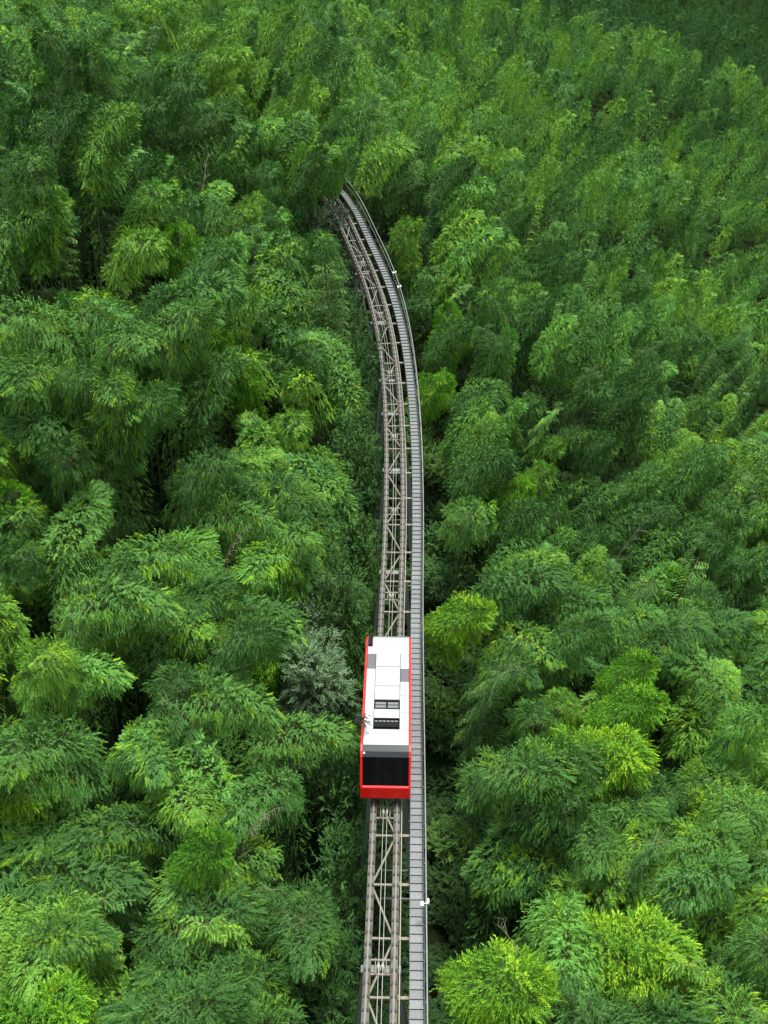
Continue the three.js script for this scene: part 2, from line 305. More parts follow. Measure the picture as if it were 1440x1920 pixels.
  panel(a, b, 6.3, 7.42, white);
  // raised cooling unit along the middle
  const unit = part(car, 'cooling_unit', box(1.10, 0.10, 4.5, 0, 2.685, -4.08), black);
  const lid = (z0, z1) => part(unit, 'unit_lid', box(1.10, 0.1, z1 - z0 - 0.022, 0, 2.765, -(z0 + z1) / 2, 0.015), offwhite);
  lid(2.25, 2.78); lid(3.32, 4.15); lid(4.15, 5.35); lid(5.35, 6.32);
  for (const [z, w] of [[2.02, 0.5], [3.05, 0.5]]) {
    part(unit, 'vent_frame', mergeGeometries([box(1.10, 0.07, 0.03, 0, 2.765, -(z - w / 2 + 0.02)), box(1.10, 0.07, 0.03, 0, 2.765, -(z + w / 2 - 0.02)), box(0.03, 0.06, w, 0, 2.765, -z), box(0.03, 0.06, w, -0.535, 2.765, -z), box(0.03, 0.06, w, 0.535, 2.765, -z)]), black);
    if (w && z > 2.5) for (const x of [-0.27, 0.27]) for (const q of [-0.09, 0.1]) part(unit, 'vent_glass', box(0.46, 0.02, 0.14, x, 2.752, -(z + q)), grille);
    else for (let k = 0; k < 6; k++) part(unit, 'vent_slat', box(0.13, 0.02, 0.07, -0.43 + k * 0.17, 2.755, -(z + 0.1)), grille);
  }
  const eq = part(car, 'roof_box', box(0.2, 0.12, 0.62, -0.84, 2.75, -7.1, 0.02), black); part(eq, 'aerial', box(0.03, 0.16, 0.03, -0.74, 2.8, -7.35), black);
  const hl = new THREE.MeshPhysicalMaterial({ color: 0xdddddd, roughness: 0.15, clearcoat: 1 });
  part(car, 'marker_light', box(0.07, 0.05, 0.09, -0.9, 2.53, -0.56, 0.01), hl);
  for (const x of [-0.5, 0.5]) for (const z of [-1.2, -2.1, -5.6, -6.5]) { const w = new THREE.CylinderGeometry(0.19, 0.19, 0.07, 20); w.rotateZ(Math.PI / 2); w.translate(x, 0.19, z); part(car, 'wheel', w, black); }
  for (const z of [-1.65, -6.05]) part(car, 'bogie_frame', box(1.2, 0.14, 1.5, 0, 0.28, z), black);
}

// ---------------------------------------------------------------- bamboo and other plants
function bamboo(seed, o) { // culm rising along y, its tip arching over towards +x
  const R = rng(seed), leafB = new MB(), wood = new MB(), H = o.H ?? TALL, pts = [], dirs = [];
  const N = 30, p = V(0, -0.4, 0), yaw = (R() - 0.5) * 0.4; let side = 0;
  for (let i = 0; i <= N; i++) {
    const s = i / N, th = o.base + o.bend * Math.pow(Math.max(0, (s - o.s0) / (1 - o.s0)), o.pow);
    const d = V(Math.sin(th) * Math.cos(yaw), Math.cos(th), Math.sin(th) * Math.sin(yaw));
    pts.push(p.clone()); dirs.push(d); p.addScaledVector(d, (H * o.stretch) / N);
  }
  wood.tube(pts, pts.map((_, i) => lerp(0.06, 0.012, i / N)), [0.16, 0.19, 0.09], 6);
  const at = (s) => { const k = Math.min(N - 1, Math.floor(s * N)), q = s * N - k; return [V().lerpVectors(pts[k], pts[k + 1], q), dirs[k]]; };
  const nrm = V(), sd = V(), ld = V(), up = V(0, 1, 0);
  const total = H * o.stretch, step = o.node / total;
  let k = 0;
  for (let s = o.first; s < 0.995; s += step * (0.8 + 0.4 * R()), k++) {
    const [c, T] = at(s), A = V().crossVectors(T, V(0, 0, 1)).normalize(), B = V().crossVectors(T, A);
    const q = (s - o.first) / (1 - o.first), lenP = o.lmax * Math.pow(Math.sin(Math.PI * clamp(0.18 + 0.72 * q, 0, 1)), 0.8) * (0.85 + 0.25 * R());
    for (let w = 0; w < 2; w++) {
      const az = o.whorl ? R() * Math.PI * 2 : (k % 2 ? 0 : Math.PI * 0.5) * o.spread + w * Math.PI + Math.PI * 0.5 + (R() - 0.5) * 0.9;
      const d = V().addScaledVector(A, Math.cos(az)).addScaledVector(B, Math.sin(az)).multiplyScalar(0.9).addScaledVector(T, o.rise).normalize();
      const b = c.clone(), tw = [b.clone()]; let run = 0, t = 0; const tint = R(), young = R() < o.young;
      const col = young ? o.tips : [lerp(o.dark[0], o.light[0], tint), lerp(o.dark[1], o.light[1], tint), lerp(o.dark[2], o.light[2], tint)];
      const dens = o.tw;
      while (run < lenP) {
        const st = dens; run += st; t++;
        d.y -= o.droop * st * (0.6 + run * 0.5); d.x += (R() - 0.5) * 0.12; d.z += (R() - 0.5) * 0.12; d.normalize(); b.addScaledVector(d, st);
        if (t % 3 === 0) tw.push(b.clone());
        sd.crossVectors(d, up); if (sd.lengthSq() < 0.01) sd.set(1, 0, 0); sd.normalize();
        const sg = t % 2 ? 1 : -1, tl = o.twig * (1 - 0.55 * run / lenP) * (0.7 + 0.6 * R());
        const td = d.clone().multiplyScalar(0.75).addScaledVector(sd, sg * 0.75); td.y -= 0.15 + 0.4 * R(); td.x += (R() - 0.5) * 0.5; td.z += (R() - 0.5) * 0.5;
        if (o.whorl) { td.copy(d).multiplyScalar(0.55).add(V(R() - 0.5, R() - 0.5, R() - 0.5).normalize().multiplyScalar(0.85)); td.y -= 0.1; }
        td.normalize();
        const nl = o.leaves;
        for (let l = 0; l < nl; l++) {
          const e = (l + 0.4) / nl, lp = b.clone().addScaledVector(td, tl * e); lp.y -= 0.12 * e * e * tl;
          ld.copy(td).addScaledVector(sd, (l % 2 ? 0.55 : -0.55) * (1 - 0.5 * e)); ld.y -= o.hang * (0.4 + 0.7 * R()); ld.x += (R() - 0.5) * o.mess; ld.z += (R() - 0.5) * o.mess; ld.normalize();
          const ls = V().crossVectors(ld, up); if (ls.lengthSq() < 0.02) ls.set(1, 0, 0); ls.normalize();
          ls.applyAxisAngle(ld, (R() - 0.5) * 1.3); nrm.crossVectors(ls, ld);
          const v = 0.8 + 0.4 * R();
          leafB.leaf(lp, ld, ls, nrm, o.len * (0.7 + 0.5 * R()), o.wid * (0.8 + 0.4 * R()), [col[0] * v, col[1] * v, col[2] * v]);
        }
      }
      tw.push(b.clone()); if (o.wood !== false) wood.tube(tw, tw.map((_, i) => lerp(0.014, 0.004, i / tw.length)), [0.12, 0.14, 0.05], 3);
    }
  }
  return { leaf: leafB.geo(), wood: wood.geo() };
}
function plume(seed, o) { // a culm whose arching head wears a thick coat of hanging leaf sprays
  const R = rng(seed), leafB = new MB(), wood = new MB(), H = TALL, pts = [], dirs = [], N = 30, p = V(0, -0.4, 0), yaw = (R() - 0.5) * 0.4, ns = seed * 3.7;
  for (let i = 0; i <= N; i++) {
    const s = i / N, th = o.base + o.bend * Math.pow(Math.max(0, (s - o.s0) / (1 - o.s0)), o.pow), d = V(Math.sin(th) * Math.cos(yaw), Math.cos(th), Math.sin(th) * Math.sin(yaw));
    pts.push(p.clone()); dirs.push(d); p.addScaledVector(d, (H * o.stretch) / N);
  }
  wood.tube(pts, pts.map((_, i) => lerp(0.06, 0.010, i / N)), [0.09, 0.125, 0.04], 6);
  const nrm = V(), ld = V(), ls = V();
  for (let i = 0; i < o.n; i++) {
    const low = R() < o.low, s = low ? lerp(0.22, o.first, R()) : lerp(o.first, 1, Math.pow(R(), 0.92)), k = Math.min(N - 1, Math.floor(s * N)), T = dirs[k], c = V().lerpVectors(pts[k], pts[k + 1], s * N - k);
    const A = V().crossVectors(T, V(0, 0, 1)).normalize(), B = V().crossVectors(T, A), az = R() * Math.PI * 2, n = V().addScaledVector(A, Math.cos(az)).addScaledVector(B, Math.sin(az));
    if (!low && n.y < -0.35 && R() < 0.6) continue;
    const q = (s - o.first) / (1 - o.first), ca = Math.cos(az) * 1.7, sa = Math.sin(az) * 1.7, lump = vnoise(ca * 1.35 + ns, s * 17 + sa * 1.7), tone = vnoise(ca * 1.6 - ns, s * 17 + sa * 1.6 + 9);
    const r = low ? 0.9 * Math.sqrt(R()) : o.r * Math.pow(Math.sin(Math.PI * clamp(0.14 + 0.78 * q, 0, 1)), 0.6) * (0.26 + 1.34 * lump) * (0.6 + 0.4 * Math.sqrt(R()));
    const b = c.clone().addScaledVector(n, r); b.y -= o.sag * r * r;
    if (i % 9 === 0) { const m = c.clone().addScaledVector(n, r * 0.5); m.y += 0.06; wood.tube([c, m, b], [0.009, 0.006, 0.002], [0.06, 0.11, 0.025], 3); }
    const d = n.clone().multiplyScalar(o.out).addScaledVector(T, 0.3).add(V(R() - 0.5, R() - 0.5, R() - 0.5).multiplyScalar(o.mess)); d.y -= o.hang * (1 - 0.75 * Math.max(0, n.y)); if (q > 0.9) { d.multiplyScalar(0.6).addScaledVector(T, 0.8); d.y += 0.2; } d.normalize();
    const sd = V().crossVectors(d, n); if (sd.lengthSq() < 0.05) sd.crossVectors(d, V(0, 0, 1)); sd.normalize();
    const L = o.spray * (0.65 + 0.7 * R()), t = clamp(tone * 0.7 + R() * 0.3, 0, 1), yg = vnoise(ca * 3 + ns + 31, s * 27 + sa * 3) < o.young && !low;
    const col = yg ? o.tips : [0, 1, 2].map((j) => lerp(o.dark[j], o.light[j], t));
    for (let l = 0; l < o.leaves; l++) {
      const e = (l + 0.3) / o.leaves, lp = b.clone().addScaledVector(d, L * e); lp.y -= 0.25 * L * e * e;
      ld.copy(d).addScaledVector(sd, (l % 2 ? 0.75 : -0.75) * (1 - 0.4 * e)).add(V(R() - 0.5, R() - 0.5, R() - 0.5).multiplyScalar(0.65)); ld.y -= 0.25 * e; ld.normalize();
      ls.crossVectors(ld, n); if (ls.lengthSq() < 0.03) ls.crossVectors(ld, V(1, 0, 0)); ls.normalize().applyAxisAngle(ld, (R() - 0.5) * o.roll); nrm.crossVectors(ls, ld);
      const v = 0.82 + 0.36 * R(); leafB.leaf(lp, ld, ls, nrm, o.len * (0.7 + 0.6 * R()), o.wid * (0.8 + 0.4 * R()), [col[0] * v, col[1] * v, col[2] * v]);
    }
  }
  return { leaf: leafB.geo(), wood: wood.geo() };
}
const GREEN = { dark: [0.050, 0.142, 0.018], light: [0.122, 0.290, 0.052], tips: [0.18, 0.345, 0.018], young: 0.19 };
const LIME = { dark: [0.075, 0.215, 0.012], light: [0.18, 0.375, 0.016], tips: [0.26, 0.45, 0.02], young: 0.3 };
const near = { ...GREEN, base: 0.04, low: 0.06, s0: 0.6, pow: 1.05, stretch: 1.14, first: 0.6, n: 3000, r: 1.12, sag: 0.16, out: 0.5, hang: 0.7, mess: 0.6, spray: 0.31, leaves: 12, roll: 1.0, len: 0.102, wid: 0.031 };
const ARCH = [ // drooping plumes
  plume(11, { ...near, bend: 1.7 }), plume(12, { ...near, bend: 2.0, r: 1.22, n: 3300 }), plume(13, { ...near, bend: 1.3, r: 1.02 }),
  plume(14, { ...near, bend: 2.0, young: 0.3 }), plume(15, { ...near, bend: 1.5, r: 1.05, s0: 0.54, stretch: 1.18 }), plume(16, { ...near, bend: 2.3, stretch: 1.22, s0: 0.55, r: 1.1 })];
const pinnate = { ...GREEN, young: 0.04, mess: 0.5, whorl: false, base: 0.05, stretch: 1.12, first: 0.46, spread: 0.25, s0: 0.5, pow: 1.4, node: 0.2, lmax: 1.4, droop: 0.85, rise: 0.5, tw: 0.09, twig: 0.3, leaves: 8, hang: 0.75, len: 0.15, wid: 0.042 };
const UPRIGHT = [bamboo(21, { ...pinnate, bend: 0.5, lmax: 1.35 }), bamboo(22, { ...pinnate, bend: 0.85, lmax: 1.5 })];
const limy = { ...near, ...LIME, r: 1.35, hang: 0.3, mess: 1.25, out: 0.8, roll: 2, len: 0.12, wid: 0.042, spray: 0.4, first: 0.64 };
const YOUNG = [plume(31, { ...limy, bend: 1.2 }), plume(32, { ...limy, bend: 1.7 })];
const mid = { ...near, dark: [0.054, 0.150, 0.022], light: [0.134, 0.308, 0.060], n: 1500, first: 0.64, s0: 0.61, r: 1.1, hang: 0.5, mess: 0.75, spray: 0.34, len: 0.135, wid: 0.042, low: 0.04 };
const MID = [plume(51, { ...mid, bend: 1.7 }), plume(52, { ...mid, bend: 1.35, r: 1.0 }), plume(53, { ...mid, bend: 2.0 }), plume(54, { ...mid, bend: 1.0, r: 1.0 }), plume(55, { ...mid, bend: 1.55, r: 1.15, young: 0.3 })];
const lod = { ...near, dark: [0.060, 0.165, 0.028], light: [0.150, 0.335, 0.072], tips: [0.19, 0.36, 0.03], n: 640, leaves: 8, len: 0.18, wid: 0.065, spray: 0.38, roll: 0.8, mess: 0.6, hang: 0.45, low: 0.03, first: 0.66, s0: 0.62 };
const FAR = [plume(41, { ...lod, bend: 1.7, r: 1.05 }), plume(42, { ...lod, bend: 1.2, r: 1.0 }), plume(43, { ...lod, bend: 0.7, r: 0.95 }), plume(44, { ...lod, bend: 1.45, r: 1.1 })];

const leafMat = (r, g, b) => new THREE.MeshPhysicalMaterial({ color: new THREE.Color().setRGB(r, g, b), vertexColors: true, roughness: 0.72, specularIntensity: 0.45, transmission: 0.11, thickness: 0, side: THREE.DoubleSide });
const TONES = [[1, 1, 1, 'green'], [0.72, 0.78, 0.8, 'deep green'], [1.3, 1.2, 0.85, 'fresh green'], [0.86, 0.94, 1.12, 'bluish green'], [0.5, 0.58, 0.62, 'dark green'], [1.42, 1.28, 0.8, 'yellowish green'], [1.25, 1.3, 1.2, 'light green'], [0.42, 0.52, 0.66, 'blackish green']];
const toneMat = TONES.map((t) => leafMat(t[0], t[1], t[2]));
const woodMat = new THREE.MeshStandardMaterial({ vertexColors: true, roughness: 0.6 });

// where bamboo grows
const R = rng(77), spots = [];
const HOLES = [[4.6, -27.3, 1.7], [2.9, -22.5, 1.4], [2.9, -49, 1.2], [3.1, -53, 1.0], [-0.2, -95.5, 2.4], [-1.6, -101, 2.4], [-3.2, -107, 2.4], [-4.6, -113, 2.4]];
// where the heads of the pale young bamboos stand: [x, z, girth, lift, words]
const LIMES = [[4.1, -22.4, 1.0, 0.5, 'lower right of the lowest white lamp, left one of a pair'], [8.2, -24.1, 1.15, 0.6, 'right one of the pair by the lowest white lamp'], [-15.2, -30.5, 1, 0.4, "at the frame's left edge, level with the car's bumper"], [-6.4, -39, 0.8, 0.2, 'left of the car behind the grey-green tree'], [4.1, -43.9, 0.95, 0.3, 'right beside the walkway just past the car'],
  [9.6, -34.6, 1.1, 0.5, "right of the car, level with its roof vents"], [12.1, -36.8, 0.85, 0.4, 'right of the car, behind the larger lime bamboo'], [-12.6, -20.8, 0.9, 0.4, "in the frame's lower left corner"], [-8.8, -56.2, 0.8, 0.3, 'left of the bend, lower of two'], [-11.2, -56, 0.8, 0.4, 'left of the bend, upper of two'], [-19.5, -43.7, 0.8, 0.3, "at the frame's left edge, halfway up"], [3.4, -64.7, 0.75, 0.4, 'right beside the walkway at the middle of the bend'],
  [18.1, -51.7, 0.7, 0.2, 'on the right slope, level with the straight track'], [5, -72.9, 0.75, 0.3, "right of the bend's lamps, lower of two"], [5.2, -75.5, 0.7, 0.4, "right of the bend's lamps, upper of two"], [9, -60.7, 0.7, 0.2, 'right of the bend, four metres from the walkway'], [12.9, -39.6, 0.7, 0.2, 'right of the car behind two lime bamboos'], [-13.3, -63.2, 0.8, 0.3, 'on the left hillside above the bend'], [-7.4, -27.5, 0.7, 0.1, 'olive tinged, left of the track below the car']];
const TREES = [[-3.4, -37.6, 4.1], [-3.6, -41.6, 2.8], [-5.2, -40, 3.2], [-4.6, -35.5, 2.4], [-4.2, -82.5, 1.6], [-0.6, -94, 2.4], [-6.3, -21.5, 1.4]];
const inView = (x, z, y, m) => { const d = -z * Math.cos(0.541) + (45 - y) * Math.sin(0.541); if (d < 8) return false; const h = z * -Math.sin(0.541) - (45 - y) * Math.cos(0.541); return Math.abs(x) < d * 0.3904 + m && h > -d * 0.5206 - m && h < d * 0.5206 + m * 2 ? d : false; };
for (let z = -12; z > -640;) {
  const d0 = Math.hypot(z, 30), gap = 2.3 + smooth(d0, 60, 230) * 2.25 + clamp((d0 - 230) / 300, 0, 1), wide = -z * 0.5 + 22;
  for (let x = -wide; x < wide; x += gap) {
    const px = x + (R() - 0.5) * gap * 0.9, pz = z + (R() - 0.5) * gap * 0.9, r1 = R(), r2 = R(), r3 = R(), r4 = R(), r5 = R();
    const top = canopy(px, pz), d = inView(px, pz, top, 5);
    if (!d) continue;
    const a = aside(px, pz);
    if (a.s > sAtZ(6) && a.s < sAtZ(-83) && a.d > (pz < -40 ? -2.6 : -3.1) && a.d < 3.5) continue;
    if (LIMES.some((l) => Math.hypot(px - l[0], pz - l[1]) < 1.5)) continue;
    if (TREES.some((l) => Math.hypot(px - l[0], pz - l[1]) < l[2] * 0.85)) continue;
    if (HOLES.some(([hx, hz, hr]) => Math.hypot(px - hx, pz - hz) < hr)) continue;
    if (d < 100 && fbm(px * 0.16 + 9, pz * 0.16 + 3, 2) < 0.13) continue;
    const e = 2.5, gx = canopy(px + e, pz) - canopy(px - e, pz), gz = canopy(px, pz + e) - canopy(px, pz - e);
    const g = ground(px, pz), hgt = (TALL + (r1 - 0.5) * (5 + 4 * smooth(d, 60, 160)) + (fbm(px * 0.09, pz * 0.09, 2) - 0.5) * 3) / TALL;
    const big = 1 + 0.45 * smooth(d, 75, 230), tall = d > 90 ? hgt + big - 1 : hgt;
    spots.push({ x: px, z: pz, y: g + (hgt - tall) * TALL, top: g + hgt * TALL, d, big, a, k: tall, fall: Math.atan2(gz, -gx), w: Math.hypot(gx, gz), r2, r3, r4, r5 });
  }
  z -= gap * 0.9;
}
spots.sort((p, q) => p.d - q.d);
function toneOf(s) {
  const n = fbm(s.x * 0.05 + 3, s.z * 0.05 + 8, 3) + (s.r3 - 0.5) * 0.8;
  if (s.z < -300 - 0.4 * Math.max(0, 90 - s.x) && s.x > 20) return n < 0.75 ? 7 : 4; // only the darkest leaf tones on the far ridge
  return n < 0.3 ? 4 : n < 0.4 ? 1 : n < 0.5 ? 3 : n < 0.6 ? 0 : n < 0.68 ? 6 : n < 0.8 ? 2 : 5;
}
function place(o, s) {
  let yaw = (s.w > 0.25 ? s.fall : -1.2) + (s.r2 - 0.5) * 2.6;
  if (Math.abs(s.a.d) < 7 && s.z > -80 && Math.cos(yaw) * s.a.d < -0.2) yaw = Math.PI - yaw; // beside the cleared strip they lean away from it
  o.position.set(s.x, s.y, s.z); o.rotation.y = yaw; const w = (0.92 + s.r4 * 0.3) * (s.x > 7 ? 0.86 : 1) * lerp(1, 0.9, smooth(s.d, 50, 75)) * s.big; o.scale.set(w, s.k, w);
}
const ORD = 'first second third fourth fifth sixth seventh eighth ninth tenth eleventh twelfth thirteenth fourteenth fifteenth sixteenth seventeenth eighteenth nineteenth twentieth'.split(' '); for (let i = 1; i < 10; i++) ORD.push('twenty-' + ORD[i - 1]); ORD.push('thirtieth'); for (let i = 1; i < 10; i++) ORD.push('thirty-' + ORD[i - 1]); ORD.push('fortieth'); for (let i = 1; i < 10; i++) ORD.push('forty-' + ORD[i - 1]); ORD.push('fiftieth'); for (let i = 1; i < 10; i++) ORD.push('fifty-' + ORD[i - 1]);
const BANDS = [[-22, 'level with the lowest white lamp'], [-25, 'level with the track below the car'], [-28, "just below the car's bumper"], [-31, "level with the car's windscreen"], [-34, "level with the car's roof vents"], [-37.5, "level with the car's rear roof"], [-41, 'level with the track past the car'], [-45, 'level with the trestle past the car'], [-49, "level with the straight track's middle"], [-53.5, "level with the straight track's top"], [-59, "level with the bend's start"], [-66, "level with the bend's middle"], [-73, "level with the bend's lamps"], [-900, "level with the track's upper end"]];
const protoKinds = [...ARCH, ...UPRIGHT, ...MID];
function protoOf(s) { const up = s.x > 24 ? 0.3 : 0.10; if (s.d > 56) return s.r5 < up ? 6 + (s.r5 < up / 2 ? 0 : 1) : 8 + Math.floor(s.r2 * 4.999); return s.r5 < up ? 6 + (s.r5 < up / 2 ? 0 : 1) : Math.floor((s.r5 - up) / (1 - up) * 5.999); }
const protos = protoKinds.map((p, i) => { const g = new THREE.Group(); const w = new THREE.Mesh(p.wood, woodMat), l = new THREE.Mesh(p.leaf, toneMat[0]); w.name = 'culm'; l.name = 'foliage'; g.add(w, l); return shade(g); });
const NEAR_MAX = 300, single = [], mass = [];
for (const s of spots) (single.length < NEAR_MAX && inView(s.x, s.z, s.top, 0.5) ? single : mass).push(s);
const rank = {};
for (const s of [...single].sort((p, q) => Math.abs(p.a.d) - Math.abs(q.a.d))) {
  const band = BANDS.findIndex(([z]) => s.z > z), side = s.a.d < 0 ? 'left' : 'right', key = band + side;
  rank[key] = (rank[key] ?? -1) + 1; s.rank = rank[key]; s.band = band; s.side = side;
}
for (const s of single) {
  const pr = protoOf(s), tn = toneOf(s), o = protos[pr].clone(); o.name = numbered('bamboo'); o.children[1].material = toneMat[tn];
  place(o, s);
  tag(o, `${TONES[tn][3]} ${pr === 6 || pr === 7 ? 'upright' : 'arching'} bamboo, ${ORD[s.rank] ?? 'outermost'} ${s.side} of the track, ${BANDS[s.band][1]}`, 'bamboo', 'bamboos of the forest around the track');
  scene.add(o);
}
{ // all the bamboo beyond the nearest three hundred
  const forest = tag(new THREE.Group(), 'dense bamboo forest filling the valley and the far slopes', 'forest', null, 'stuff'); forest.name = 'bamboo_forest'; scene.add(forest);
  const bins = new Map(), dummy = new THREE.Object3D(), col = new THREE.Color();
  for (const s of mass) { const k = s.d < 115 ? protoOf(s) : 13 + Math.floor(s.r5 * 3.999); if (!bins.has(k)) bins.set(k, []); bins.get(k).push(s); }
  const all = [...protoKinds, ...FAR], fm = leafMat(1, 1, 1);
  for (const [k, list] of bins) {
    const add = (name, geo, mat, tint) => {
      const im = new THREE.InstancedMesh(geo, mat, list.length); im.name = numbered(name); im.castShadow = im.receiveShadow = true; tag(im, null, null, null, 'stuff');
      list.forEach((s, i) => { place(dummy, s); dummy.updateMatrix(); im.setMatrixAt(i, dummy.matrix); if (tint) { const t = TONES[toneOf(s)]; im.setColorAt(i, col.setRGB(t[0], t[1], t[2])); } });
      forest.add(im);
    };
    add('foliage', all[k].leaf, fm, true); if (k < 13) add('culms', all[k].wood, woodMat, false);
  }
}

// ---------------------------------------------------------------- pale young bamboos, broadleaf trees, shrubs, dead culms
{
  const lm = [[1, 1, 1], [0.8, 0.95, 1], [0.62, 0.8, 1]].map((c) => leafMat(...c)), Q = rng(9);
  LIMES.forEach(([x, z, w, lift, words], i) => {
    const pr = YOUNG[i % 2], yaw = i % 3 ? -1.2 + (Q() - 0.5) * 2 : -0.6 + (Q() - 0.5), g = thing('young_bamboo', 'bright yellow-green young bamboo ' + words, 'young bamboo', 'pale young bamboos among the green');
    const bx = x - Math.cos(yaw) * 1.2, bz = z + Math.sin(yaw) * 1.2, y = ground(bx, bz);
    part(g, 'culm', pr.wood, woodMat); part(g, 'foliage', pr.leaf, lm[w > 0.94 ? 0 : i === 18 ? 2 : 1]);
    g.position.set(bx, y, bz); g.rotation.y = yaw; g.scale.set(w, (canopy(x, z) + lift + 0.6 - y) / 12.6, w);
  });
}
function broadleaf(seed, o) { // trunk, limbs, and leaf sprays through an uneven crown
  const Q = rng(seed), wood = new MB(), leafB = new MB(), lobes = [];
  for (let i = 0; i < o.lobes; i++) { const a = Q() * 6.283, h = Q(); lobes.push([Math.cos(a) * o.rx * 0.62 * Math.sqrt(Q()), o.h * lerp(o.low, 0.88, h), Math.sin(a) * o.rz * 0.62 * Math.sqrt(Q()), o.rx * (0.36 + 0.26 * Q())]); }
  const tr = [V(0, -0.5, 0), V(0.1, o.h * 0.3, 0.05), V(0.0, o.h * 0.6, -0.1), V(0.1, o.h * 0.86, 0)];
  wood.tube(tr, [o.girth, o.girth * 0.8, o.girth * 0.5, o.girth * 0.15], [0.09, 0.075, 0.055], 7);
  for (const [x, y, z, r] of lobes) {
    const p0 = V(0.05, Math.max(o.h * 0.15, y - r * 1.8), 0); wood.tube([p0, V(x * 0.5, y - r * 0.7, z * 0.5), V(x, y, z)], [o.girth * 0.4, o.girth * 0.25, 0.012], [0.09, 0.075, 0.055], 5);
    for (let k = 0; k < o.sprays; k++) {
      const d = V(Q() - 0.5, Q() - 0.38, Q() - 0.5).normalize(), rr = r * Math.pow(Q(), 0.3) * 0.9, b = V(x, y, z).addScaledVector(d, rr);
      d.y -= o.hang * 0.4; d.x += (Q() - 0.5) * 0.8; d.z += (Q() - 0.5) * 0.8; d.normalize();
      const L = o.spray * (0.7 + 0.6 * Q()), tip = b.clone().addScaledVector(d, L); if (k % 3 === 0) wood.tube([b, tip], [0.01, 0.003], [0.09, 0.08, 0.05], 3);
      const t = Q(), c0 = [0, 1, 2].map((j) => lerp(o.dark[j], o.light[j], t)), sd = V().crossVectors(d, V(0, 1, 0)); if (sd.lengthSq() < 0.01) sd.set(1, 0, 0); sd.normalize();
      for (let l = 0; l < o.leaves; l++) {
        const e = (l + 0.5) / o.leaves, p = b.clone().addScaledVector(d, L * e), ld = d.clone().multiplyScalar(0.7).addScaledVector(sd, (l % 2 ? 1 : -1) * 0.8); ld.y += (Q() - 0.5 - o.hang * 0.5) * 0.8; ld.x += (Q() - 0.5) * 0.5; ld.z += (Q() - 0.5) * 0.5; ld.normalize();
        const ls = V().crossVectors(ld, V(0, 1, 0)); if (ls.lengthSq() < 0.02) ls.set(1, 0, 0); ls.normalize().applyAxisAngle(ld, (Q() - 0.5) * 1.2);
        const v = 0.8 + 0.4 * Q(); leafB.leaf(p, ld, ls, V().crossVectors(ls, ld), o.len * (0.7 + 0.6 * Q()), o.wid * (0.8 + 0.4 * Q()), c0.map((q) => q * v));
      }
    }
  }
  return { leaf: leafB.geo(), wood: wood.geo() };
}
const GREY = { dark: [0.05, 0.11, 0.042], light: [0.135, 0.225, 0.105] };
{
  const gm = leafMat(1, 1, 1); gm.roughness = 0.42; gm.transmission = 0.15;
  const g1 = { ...GREY, h: 12.5, low: 0.32, rx: 2.2, rz: 3.6, lobes: 22, sprays: 60, spray: 0.5, leaves: 10, hang: 0.35, len: 0.20, wid: 0.062, girth: 0.17 };
  const big = broadleaf(51, g1), small = broadleaf(52, { ...g1, h: 11, rx: 1.5, rz: 1.5, lobes: 9 }), dusk = broadleaf(53, { ...g1, h: 10, rx: 1.9, rz: 1.9, dark: [0.03, 0.06, 0.032], light: [0.07, 0.105, 0.06] });
  const put = (pr, x, z, top, h, label, yaw = 0, w = 1) => { const t = thing('broadleaf_tree', label, 'broadleaf tree'), y = ground(x, z); part(t, 'trunk', pr.wood, woodMat); part(t, 'crown', pr.leaf, gm); t.position.set(x, y, z); t.rotation.y = yaw; t.scale.set(w, (top - y) / (h * 0.98), w); return t; };
  const t0 = put(big, -3.45, -38.2, 15.3, 12.5, 'grey-green narrow-leaved tree close against the left side of the car');
  { // a leafy twig of it reaches over the edge of the roof
    const tb = new MB(), lb = new MB(), Q = rng(4), y0 = t0.position.y, p = [V(-1.6, 15.5, -31.6), V(-1.2, 15.9, -31.3), V(-0.72, 16.1, -31.1)].map((v) => v.sub(t0.position).divide(t0.scale));
    tb.tube([V(-2.1, 14.2, -33).sub(t0.position).divide(t0.scale), ...p], [0.012, 0.010, 0.008, 0.004], [0.07, 0.06, 0.045], 4);
    for (let i = 0; i < 56; i++) { const e = Q(), b = V().lerpVectors(p[1], p[2], e).add(V((Q() - 0.5) * 0.12, 0, (Q() - 0.5) * 0.7)), ld = V(Q() - 0.35, (Q() - 0.5) * 0.5, (Q() - 0.5) * 1.8).normalize(), ls = V().crossVectors(ld, V(0, 1, 0)).normalize(); lb.leaf(b, ld, ls, V(0, 1, 0), 0.26 * (0.7 + 0.5 * Q()), 0.06, [0.008, 0.014, 0.008]); }
    const tw = part(t0, 'overhanging_twig', tb.geo(), woodMat); part(tw, 'leaves', lb.geo(), gm);
  }
  put(small, -3.4, -41.2, 15.4, 11, 'pale grey-green tree left of the track just past the car', 1);
  put(dusk, -4.3, -81.6, 25.2, 10, 'dark shrubby tree overhanging the upper end of the track', 0.5, 0.9);
  put(dusk, -0.2, -93.5, 24.6, 10, 'dark rounded tree beyond the upper end of the track', 2.1, 1.2);
}
